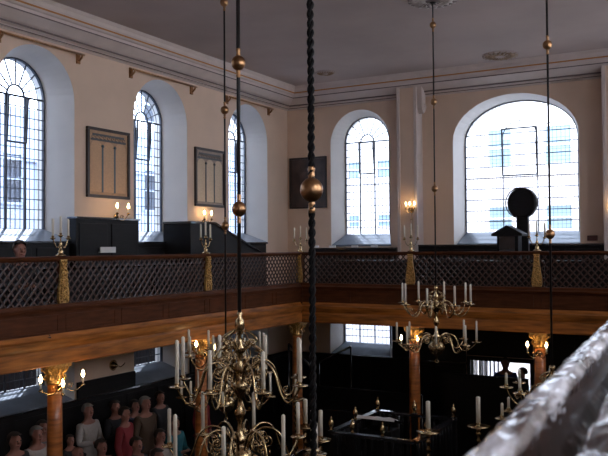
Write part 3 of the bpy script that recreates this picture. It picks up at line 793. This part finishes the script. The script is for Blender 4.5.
for px_, py_ in ((X0, Y0), (X0, Y1), (X1, Y1), (X0, -5.9), (5.6, Y1), (5.25, Y0), (5.8, Y0), (X1, -6.3)):
    MB().box(tl(px_-.05, py_-.05, .95), tl(px_+.05, py_+.05, 2.17)).build('rail_post', M_black, t)
    MB().lathe([(.03, 0), (.035, .02), (.02, .04), (.045, .09), (.05, .12), (.035, .17), (.015, .2), (.02, .22), (.001, .25)], tl(px_, py_, 2.17), 12).build('brass_finial', M_brass, t)
t = thing('reading_desk', 'slanted reading desk with pale edges inside the railed platform', 'desk', (5.15, -5.45, .95))
MB().box((-.28, -.18, 0), (.28, .22, 1.0)).build('desk_body', M_black, t, bevel=.01)
mt = Matrix.Translation((0, 0, 1.14)) @ Matrix.Rotation(-.30, 4, 'X')
MB().box((-.38, -.27, 0), (.38, .27, .025), mt).build('desk_top', M_blackgl, t)
MB().box((-.38, -.285, -.01), (.38, -.27, .045), mt).build('book_ledge', M_paper, t)
MB().bar((-.2, -.1, .95), (-.2, -.1, 1.12), .03, .03).bar((.2, -.1, .95), (.2, -.1, 1.12), .03, .03).build('desk_leg', M_brass, t)
t = thing('open_book', 'open white book lying on the slanted reading desk', 'book', (5.22, -5.38, 2.125)); t.rotation_euler = (-.30, 0, .1)
MB().prism([(-.2, 0), (-.12, .02), (0, .005), (.12, .02), (.2, 0), (.2, -.01), (-.2, -.01)], lambda p: Vector((p[0], -.14, p[1])), lambda p: Vector((p[0], .14, p[1]))).build('pages', M_paper, t)
MB().box((-.21, -.15, -.018), (.21, .15, -.011)).build('cover', M_navy, t)

def big_candlestick(label, x, y, zp):
    t = thing('tall_candlestick', label, 'candlestick', (x, y, 0), group='tall brass candlesticks round the reading platform')
    MB().lathe([(.20, 0), (.21, .04), (.17, .08), (.08, .12), (.05, .2), (.07, .26), (.04, .32)], seg=16).build('foot', M_brass, t)
    pr = [(.03, .32)]
    z = .36
    while z < zp-.12:
        pr += [(.022, z), (.05, z+.045), (.022, z+.09)]; z += .12
    pr += [(.02, zp-.06), (.05, zp-.03), (.02, zp)]
    MB().lathe(pr, seg=14).build('beaded_stem', M_brass, t)
    MB().lathe([(.02, zp-.005), (.17, zp+.01), (.185, zp+.03), (.06, zp+.022), (.03, zp+.04), (.045, zp+.07), (.04, zp+.09)], seg=20).build('drip_pan', M_brass, t)
    MB().lathe([(.038, zp+.08), (.036, zp+.5), (.02, zp+.51), (.001, zp+.512)], seg=12).build('candle', M_candle, t)
    return t
big_candlestick('tall candlestick at the near right corner of the reading platform', 6.64, -6.97, 2.34)
big_candlestick('tall candlestick standing alone right of the reading platform', 7.17, -6.05, 2.30)
big_candlestick('tall candlestick nearest the camera left of the reading platform', 4.90, -7.33, 2.10)
big_candlestick('shorter-looking tall candlestick cut by the lower edge of the photo', 5.27, -8.19, 2.10)
big_candlestick('beaded candlestick farthest left near the corner column', 3.31, -5.38, 2.30)
big_candlestick('beaded candlestick second from left between corner column and platform', 4.22, -6.62, 2.10)

# ------------------------------------------------------------------ ground floor seating and panelling
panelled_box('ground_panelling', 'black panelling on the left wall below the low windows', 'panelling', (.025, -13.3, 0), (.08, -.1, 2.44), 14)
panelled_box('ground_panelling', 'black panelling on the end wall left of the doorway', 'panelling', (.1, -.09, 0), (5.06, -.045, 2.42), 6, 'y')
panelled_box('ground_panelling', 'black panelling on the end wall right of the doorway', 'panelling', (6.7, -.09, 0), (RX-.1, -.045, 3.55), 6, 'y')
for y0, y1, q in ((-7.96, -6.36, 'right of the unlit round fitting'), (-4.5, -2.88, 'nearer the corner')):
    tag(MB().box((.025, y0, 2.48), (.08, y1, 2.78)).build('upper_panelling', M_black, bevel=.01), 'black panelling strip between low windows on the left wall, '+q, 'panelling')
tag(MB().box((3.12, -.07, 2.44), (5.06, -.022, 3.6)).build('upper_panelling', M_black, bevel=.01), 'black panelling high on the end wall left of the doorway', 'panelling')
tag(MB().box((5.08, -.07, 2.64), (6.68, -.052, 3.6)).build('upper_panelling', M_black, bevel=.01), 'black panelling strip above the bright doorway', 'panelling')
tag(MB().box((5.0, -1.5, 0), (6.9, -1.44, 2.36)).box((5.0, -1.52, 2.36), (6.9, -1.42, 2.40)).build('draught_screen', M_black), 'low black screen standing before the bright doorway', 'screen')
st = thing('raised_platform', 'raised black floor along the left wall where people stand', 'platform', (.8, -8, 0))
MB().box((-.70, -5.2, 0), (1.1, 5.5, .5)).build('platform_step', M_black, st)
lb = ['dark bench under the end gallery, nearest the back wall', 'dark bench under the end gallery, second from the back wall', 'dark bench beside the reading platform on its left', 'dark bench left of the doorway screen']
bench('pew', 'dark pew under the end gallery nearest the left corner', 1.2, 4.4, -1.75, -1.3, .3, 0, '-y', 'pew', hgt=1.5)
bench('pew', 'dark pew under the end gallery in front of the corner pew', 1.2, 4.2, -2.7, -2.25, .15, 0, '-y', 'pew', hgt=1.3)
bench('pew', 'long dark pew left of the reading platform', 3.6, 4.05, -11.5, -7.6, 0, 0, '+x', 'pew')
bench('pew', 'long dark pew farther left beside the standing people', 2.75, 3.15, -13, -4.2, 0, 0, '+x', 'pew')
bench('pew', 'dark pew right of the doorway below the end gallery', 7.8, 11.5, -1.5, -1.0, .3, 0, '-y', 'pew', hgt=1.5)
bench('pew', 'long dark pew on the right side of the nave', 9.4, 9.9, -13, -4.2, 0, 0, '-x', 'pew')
t = thing('cloth_table', 'low table with navy cloth left of the reading platform front', 'table', (5.75, -7.75, 0))
MB().box((-.6, -.25, .88), (.6, .25, .92)).build('tabletop', M_oak, t)
MB().box((-.5, -.24, .921), (.5, .24, .93)).build('navy_cover', M_navy, t)
for sx in (-.55, .55):
    for sy in (-.2, .2): MB().lathe([(.03, 0), (.03, .88)], (sx, sy, 0), 8).build('leg', M_oak, t)
# stair handrail near the corner
t = thing('stair_handrail', 'slanting dark handrails below the low window in the corner', 'handrail', (1.2, -.95, 0))
MB().tube([(-.7, .1, 2.75), (.1, -.1, 2.2)], .03, 8).build('handrail', M_blackgl, t)
MB().tube([(.2, .1, 2.3), (1.0, .35, 2.75)], .03, 8).build('handrail', M_blackgl, t)
for p, h in (((-.7, .1), 2.75), ((.1, -.1), 2.2), ((.2, .1), 2.3), ((1.0, .35), 2.75)): MB().tube([(*p, 0), (*p, h)], .025, 8).build('rail_post', M_blackgl, t)

# ------------------------------------------------------------------ people
def skin_mesh(verts, edges, root=0, sub=2):
    me = bpy.data.meshes.new('tmp'); me.from_pydata([v[0] for v in verts], edges, []); 
    o = bpy.data.objects.new('tmp', me); COL.objects.link(o)
    md = o.modifiers.new('s', 'SKIN'); md.use_smooth_shade = True
    sv = me.skin_vertices[0].data if me.skin_vertices else None
    if sv is None:
        me.attributes
    for i, v in enumerate(verts):
        r = v[1]; r = r if isinstance(r, tuple) else (r, r)
        me.skin_vertices[0].data[i].radius = r
        me.skin_vertices[0].data[i].use_root = (i == root)
    sd = o.modifiers.new('d', 'SUBSURF'); sd.levels = sub; sd.render_levels = sub
    dg = bpy.context.evaluated_depsgraph_get(); dg.update()
    out = bpy.data.meshes.new_from_object(o.evaluated_get(dg))
    bpy.data.objects.remove(o); bpy.data.meshes.remove(me)
    for p in out.polygons: p.use_smooth = True
    return out

def pose_chain(pose):
    V = []; Ed = []
    def add(p, r, par=None):
        V.append((p, r)); i = len(V)-1
        if par is not None: Ed.append((par, i))
        return i
    sit = pose == 'seated'
    h = .50 if sit else .95
    pel = add((0, 0, h), (.15, .11)); sp = add((0, .0, h+.2), (.13, .10), pel); ch = add((0, .0, h+.40), (.165, .115), sp)
    nk = add((0, .0, h+.55), .055, ch); hb = add((0, .015, h+.63), (.062, .075), nk); hd = add((0, .01, h+.71), (.078, .098), hb); ht = add((0, 0, h+.79), (.06, .075), hd)
    ns = add((0, .105, h+.67), .011, hd)
    for s in (-1, 1): add((s*.082, -.005, h+.69), (.012, .02), hd)
    jo = {}
    for s in (-1, 1):
        sh = add((s*.18, 0, h+.46), .062, ch)
        if pose == 'folded' or (pose == 'seated'):
            el = add((s*.25, .04, h+.18), .042, sh); wr = add((s*.10, .24, h+.20), .028, el); pa = add((s*.04, .27, h+.21), (.034, .02), wr); d = Vector((-s*.75, .35, .1)).normalized()
        else:
            el = add((s*.24, -.02, h+.18), .043, sh); wr = add((s*.25, .06, h-.06), .028, el); pa = add((s*.25, .08, h-.13), (.036, .02), wr); d = Vector((0, .2, -1)).normalized()
        sd = d.cross(Vector((0, 1, 0) if pose not in ('folded', 'seated') else (0, 0, 1))).normalized()
        P0 = Vector(V[pa][0])
        for q, L in enumerate((.065, .078, .072, .055)):
            o = sd*(.026-.017*q)
            a = add(tuple(P0+d*.035+o), .0095, pa); b = add(tuple(P0+d*(.035+L*.5)+o*1.1), .0085, a); add(tuple(P0+d*(.035+L)+o*1.1+Vector((0, .01, 0))), .007, b)
        a = add(tuple(P0+sd*.035*1.1+d*.01), .0105, pa); add(tuple(P0+sd*.058+d*.045), .009, a)
        hp = add((s*.095, 0, h-.06), .088, pel)
        if sit:
            kn = add((s*.12, .42, h-.03), .062, hp); an = add((s*.12, .44, .09), .04, kn)
        else:
            kn = add((s*.105, .02, .50), .058, hp); an = add((s*.11, 0, .09), .038, kn)
        add((s*.12, (.44 if sit else 0)+.15, .035), (.042, .03), an)
    return V, Ed, h, sit
PM = {}
def person_parts(pose):
    if pose in PM: return PM[pose]
    V, Ed, h, sit = pose_chain(pose)
    body = skin_mesh(V, Ed)
    # clothing follows the same joints with a little more radius
    def sub(keep, grow):
        idx = {}; vv = []
        for i in keep: idx[i] = len(vv); p, r = V[i]; r = r if isinstance(r, tuple) else (r, r); vv.append((p, (r[0]+grow, r[1]+grow)))
        return vv, [(idx[a], idx[b]) for a, b in Ed if a in idx and b in idx]
    # locate indices by name order
    # arms: shoulder..wrist indices
    arms = []; legs = []
    base = 10
    step = (len(V)-base)//2
    for s in range(2):
        b = base+s*step
        arms += [b, b+1, b+2]; legs += [b+step-4, b+step-3, b+step-2]; 
    top_keep = [0, 1, 2]+arms
    tv, te = sub(top_keep, .018)
    tv[0] = (tv[0][0], (.175, .135)); tv[1] = (tv[1][0], (.165, .128))
    tv.append(((0, 0 if not sit else .02, h-.12), (.18, .14))); te.append((0, len(tv)-1))
    shirt = skin_mesh(tv, te)
    lk = [0]+legs; lv, le = sub(lk, .014); lv.append(((0, 0, h+.10), (.150, .115))); le.append((0, len(lv)-1))
    trousers = skin_mesh(lv, le)
    shoes = MB()
    for s in (-1, 1):
        y = .44 if sit else 0
        shoes.box((s*.12-.05, y-.09, .0), (s*.12+.05, y+.20, .07))
    bmesh.ops.bevel(shoes.bm, geom=list(shoes.bm.edges), offset=.025, segments=2, affect='EDGES')
    sm = bpy.data.meshes.new('shoes'); shoes.bm.to_mesh(sm); shoes.bm.free()
    hair = MB(); n = 10; seg = 16; rings = []
    hz = h+.725
    for k_ in range(n+1):
        th = .5*PI*k_/n*1.25
        ring = []
        for i in range(seg):
            a = 2*PI*i/seg; x = .098*math.sin(th)*math.cos(a); y = .115*math.sin(th)*math.sin(a)-.008; z = hz+.105*math.cos(th)
            if math.sin(a) > .1 and th > .95: z = hz+.105*math.cos(.95)+.0; x *= .95; y *= .92
            ring.append(hair.bm.verts.new((x, y, z)))
        rings.append(ring)
    for a_, b_ in zip(rings, rings[1:]):
        for i in range(seg):
            f_ = hair.bm.faces.new((a_[i], a_[(i+1) % seg], b_[(i+1) % seg], b_[i])); f_.smooth = True
    bmesh.ops.remove_doubles(hair.bm, verts=hair.bm.verts, dist=1e-4)
    hm = bpy.data.meshes.new('hair'); hair.bm.to_mesh(hm); hair.bm.free()
    ey = MB()
    for s in (-1, 1): ey.ball((s*.032, .094, h+.705), .010, 8)
    em = bpy.data.meshes.new('eyes'); ey.bm.to_mesh(em); ey.bm.free()
    mo = MB(); mo.tube([(-.025, .088, h+.632), (0, .098, h+.630), (.025, .088, h+.632)], .006, 6)
    mm = bpy.data.meshes.new('mouth'); mo.bm.to_mesh(mm); mo.bm.free()
    PM[pose] = (body, shirt, trousers, sm, hm, em, mm)
    return PM[pose]
M_mouth = mat('lips', (.30, .08, .07), .5); M_shoe = mat('dark_shoes', (.02, .018, .016), .4); M_trou = mat('dark_trousers', (.02, .02, .026), .8)
CL = {k_: mat('cloth_'+k_, c, .85, nscale=25, namt=.12) for k_, c in dict(white=(.36, .32, .29), black=(.02, .02, .023), navy=(.02, .025, .05), red=(.22, .02, .025), brown=(.07, .04, .022), pink=(.22, .08, .08), teal=(.02, .14, .17), grey=(.16, .15, .15), blue=(.03, .06, .20)).items()}
def person(label, x, y, zf, pose, top, hair='b', skin=0, face=0., head_z=None, hat=None):
    hz = (1.21 if pose == 'seated' else 1.66)
    sc = 1 if head_z is None else max(.82, min(1.12, (head_z-zf)/hz))
    t = thing('person', label, 'person', (x, y, zf), face); t.scale = (sc, sc, sc)
    body, sh, tr, shoe, hm, em, mm = person_parts(pose)
    def p(n, me, m):
        o = link(n, me.copy(), t); o.data.materials.clear(); o.data.materials.append(m); return o
    p('body', body, (M_skin, M_skin2)[skin]); p('shirt' if top in ('white', 'pink', 'teal', 'red') else 'jacket', sh, CL[top]); p('trousers', tr, M_trou); p('shoes', shoe, M_shoe)
    if hair: p('hair', hm, {'b': M_hairb, 'g': M_hairg}[hair])
    p('eyes', em, M_eye); p('mouth', mm, M_mouth)
    if hat:
        MB().lathe([(.075, 0), (.07, .03), (.04, .055), (.001, .06)], (0, -.02, hz+.13-(.0)), 16).build('skullcap', CL[hat], t)
    return t
FX = -PI/2      # faces +x, into the nave
person('person in dark jacket at the bottom left edge', 1.05, -10.27, .5, 'down', 'black', 'b', 1, FX, 2.32)
person('grey-haired person in white shirt left of the orange column', .95, -9.74, .5, 'down', 'white', 'g', 1, FX, 2.30)
person('dark-clothed person half hidden left of the orange column', .38, -9.1, .5, 'down', 'grey', 'b', 1, FX, 2.22)
person('person in dark clothes just right of the orange column', .38, -8.46, .5, 'down', 'black', 'b', 1, FX, 1.86)
person('standing man in white shirt right of the orange column', .38, -8.02, .5, 'folded', 'white', 'g', 1, FX, 2.31)
person('balding person seated low before the man in white', 1.12, -9.02, .5, 'seated', 'brown', None, 1, FX, 1.86)
person('person in pink seated beside the balding person', 1.15, -8.48, .5, 'seated', 'pink', 'b', 1, FX, 1.84)
person('dark-suited person with hands together standing under the gallery', .38, -7.3, .5, 'folded', 'black', 'b', 1, FX, 2.25)
person('person in red top standing between two dark suits', 1.08, -7.80, .5, 'down', 'red', 'b', 1, FX+.3, 2.28)
person('dark-suited person right of the person in red', .38, -6.73, .5, 'down', 'navy', 'b', 1, FX, 2.17)
person('person in brown jacket standing with lowered hands', 1.05, -7.2, .5, 'down', 'brown', 'g', 1, FX, 2.36)
person('person in dark jacket left of the candles of the large chandelier', .38, -5.96, .5, 'down', 'black', 'b', 1, FX, 2.21)
person('person in teal top seen between the candles', 1.0, -6.25, .5, 'seated', 'teal', 'b', 0, FX, 1.80)
person('dark-clothed person seated in front of the brown jacket', 1.62, -8.1, .5, 'seated', 'black', 'b', 1, FX, 1.85)
person('front person at the bottom edge below the red top', 2.35, -8.95, 0, 'down', 'black', 'b', 1, FX, 1.80)
person('front person in pink at the bottom edge', 2.35, -8.4, 0, 'down', 'pink', 'b', 1, FX, 1.80)
person('front person in white beside the tall candle', 1.45, -7.25, .5, 'seated', 'white', 'b', 1, FX, 1.80)
person('person behind the red-lit column of the large chandelier', .75, -5.01, .5, 'down', 'red', 'b', 1, FX, 2.06)
person('dark-haired person seated behind the left gallery lattice', 1.56, -10.62, 3.98, 'seated', 'black', 'b', 1, FX-.3, 5.31)
for sx_, sy_, lb_ in ((1.05, -9.02, 'dark stool under the balding person'), (1.08, -8.48, 'dark stool under the person in pink'), (.93, -6.25, 'dark stool under the person in teal'), (1.55, -8.1, 'dark stool under the dark-clothed seated person'), (1.38, -7.25, 'dark stool under the front person in white')):
    t = thing('stool', lb_, 'stool', (sx_, sy_, .5))
    MB().box((-.18, -.2, .36), (.18, .2, .40)).build('seat', M_black, t, bevel=.008)
    for a_ in (-.14, .14):
        for b_ in (-.16, .16): MB().lathe([(.02, 0), (.02, .36)], (a_, b_, 0), 8).build('leg', M_black, t)
person('person in dark blue standing in the bright doorway', 6.14, -.5, .71, 'down', 'blue', 'b', 1, PI+.4, 2.60)
person('person in black bending arms at the bright doorway', 6.60, -.78, .71, 'folded', 'black', 'b', 1, 2.2, 2.42)
panelled_box('doorway_step', 'black raised step inside the bright doorway', 'step', (5.7, -1.35, 0), (6.95, -.1, .67), 1, 'y')

# ------------------------------------------------------------------ foreground rail beside the camera
def near_rail():
    t = thing('carved_handrail', 'blurred glossy carved handrail crossing the lower right corner', 'handrail', (CAM.x+.016, CAM.y, 0))
    prof_ = [(-.19, 5.06), (-.19, 5.105), (-.182, 5.128), (-.165, 5.142), (-.148, 5.145), (-.139, 5.136), (-.135, 5.095), (-.124, 5.080), (-.112, 5.085), (-.104, 5.120), (-.095, 5.136), (-.07, 5.146), (-.045, 5.143), (-.035, 5.13), (-.03, 5.10), (-.03, 5.06)]
    P2 = []
    for a, b in zip(prof_, prof_[1:]):
        n = max(1, int((Vector(b)-Vector(a)).length/.004))
        for q in range(n): P2.append((a[0]+(b[0]-a[0])*q/n, a[1]+(b[1]-a[1])*q/n))
    P2.append(prof_[-1])
    bm = bmesh.new(); rows = []
    y = .10; ys = []
    while y < 2.5: ys.append(y); y += .005
    for y in ys:
        r = []
        for (x, z) in P2:
            v = Vector((x*22, y*9, z*22))
            n1 = noise.noise(v*1.3)*.0035+noise.noise(Vector((x*70, y*28, z*70)))*.0032+noise.noise(Vector((x*160, y*60, 3)))*.0012
            crest = .0032*math.sin(y*52+x*60) if x > -.115 else .0
            r.append(bm.verts.new((x+(.025*y if False else 0)-.0, y, z+n1+crest*(1 if -.105 < x < -.035 else 0))))
        rows.append(r)
    for a, b in zip(rows, rows[1:]):
        for i in range(len(P2)-1):
            f_ = bm.faces.new((a[i], b[i], b[i+1], a[i+1])); f_.smooth = True
            wob = .003*noise.noise(Vector((a[i].co.y*30, i, 0))); xx = P2[i][0]+wob
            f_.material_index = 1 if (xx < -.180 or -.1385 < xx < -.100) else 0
    bmesh.ops.recalc_face_normals(bm, faces=bm.faces)
    me = bpy.data.meshes.new('rail'); bm.to_mesh(me); bm.free()
    m = mat('varnish_painted_glare', (.82, .80, .84), .3, nscale=18, col2=(.045, .022, .016), bump=.4, bscale=60, coat=.9, stretch=(1, .35, 1))  # pale noise patches paint window glare onto dark brown varnish
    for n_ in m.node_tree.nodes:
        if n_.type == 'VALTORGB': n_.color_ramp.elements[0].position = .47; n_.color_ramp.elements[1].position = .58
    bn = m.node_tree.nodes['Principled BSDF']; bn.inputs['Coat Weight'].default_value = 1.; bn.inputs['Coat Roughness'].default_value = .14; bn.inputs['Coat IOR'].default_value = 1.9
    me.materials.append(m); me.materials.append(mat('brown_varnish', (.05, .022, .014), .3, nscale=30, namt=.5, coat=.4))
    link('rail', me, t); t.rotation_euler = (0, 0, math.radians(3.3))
    MB().box((-.17, .1, 4.95), (-.05, 2.5, 5.07)).build('rail_support', M_brown, t)
near_rail()

# ------------------------------------------------------------------ sky daylight and added fill lamps
w = bpy.data.worlds.new('World'); S.world = w; w.use_nodes = True
bg = w.node_tree.nodes['Background']
tc = w.node_tree.nodes.new('ShaderNodeTexCoord'); sx = w.node_tree.nodes.new('ShaderNodeSeparateXYZ'); rp = w.node_tree.nodes.new('ShaderNodeValToRGB')
rp.color_ramp.elements[0].position = .0; rp.color_ramp.elements[0].color = (.70, .78, .96, 1)
rp.color_ramp.elements[1].position = 1.; rp.color_ramp.elements[1].color = (.68, .79, 1., 1)
w.node_tree.links.new(tc.outputs['Generated'], sx.inputs[0]); w.node_tree.links.new(sx.outputs['Z'], rp.inputs[0]); w.node_tree.links.new(rp.outputs[0], bg.inputs[0])
bg.inputs[1].default_value = 9.5
def area(name, loc, rot, sx_, sy_, e, col):
    l = bpy.data.lights.new(name, 'AREA'); l.shape = 'RECTANGLE'; l.size = sx_; l.size_y = sy_; l.energy = e; l.color = col
    o = bpy.data.objects.new(name, l); COL.objects.link(o); o.location = loc; o.rotation_euler = rot; return o
for i, y in enumerate(RWY): area('window_fill', (RX+.95, y, 7.3), (0, PI/2*1.0, 0), 3.1, 1.4, (22, 44, 82, 82, 82, 70)[i], (1, .84, .74))  # warm fill lamps added outside the unseen right windows
for i, x in enumerate((2.4, 6.37, 10.3)): area('window_fill', (x, FY-.8, 7.3), (PI/2, 0, 0), 1.8, 3.1, 5, (.95, .93, 1))  # weak fill lamps added outside the unseen front windows

# ------------------------------------------------------------------ camera
cam = bpy.data.cameras.new('camera'); co = bpy.data.objects.new('camera', cam); COL.objects.link(co)
Rm = ROT.to_4x4(); Rm = Rm.to_quaternion().to_matrix().to_4x4(); Rm.translation = CAM
co.matrix_world = Rm
cam.sensor_width = 36; cam.lens = 36*FPX/608; cam.clip_start = .02
cam.dof.use_dof = True; cam.dof.focus_distance = 12; cam.dof.aperture_fstop = 13
S.camera = co
S.view_settings.view_transform = 'Standard'; S.view_settings.look = 'None'; S.view_settings.gamma = 1; S.view_settings.exposure = 0
S.view_settings.use_curve_mapping = False
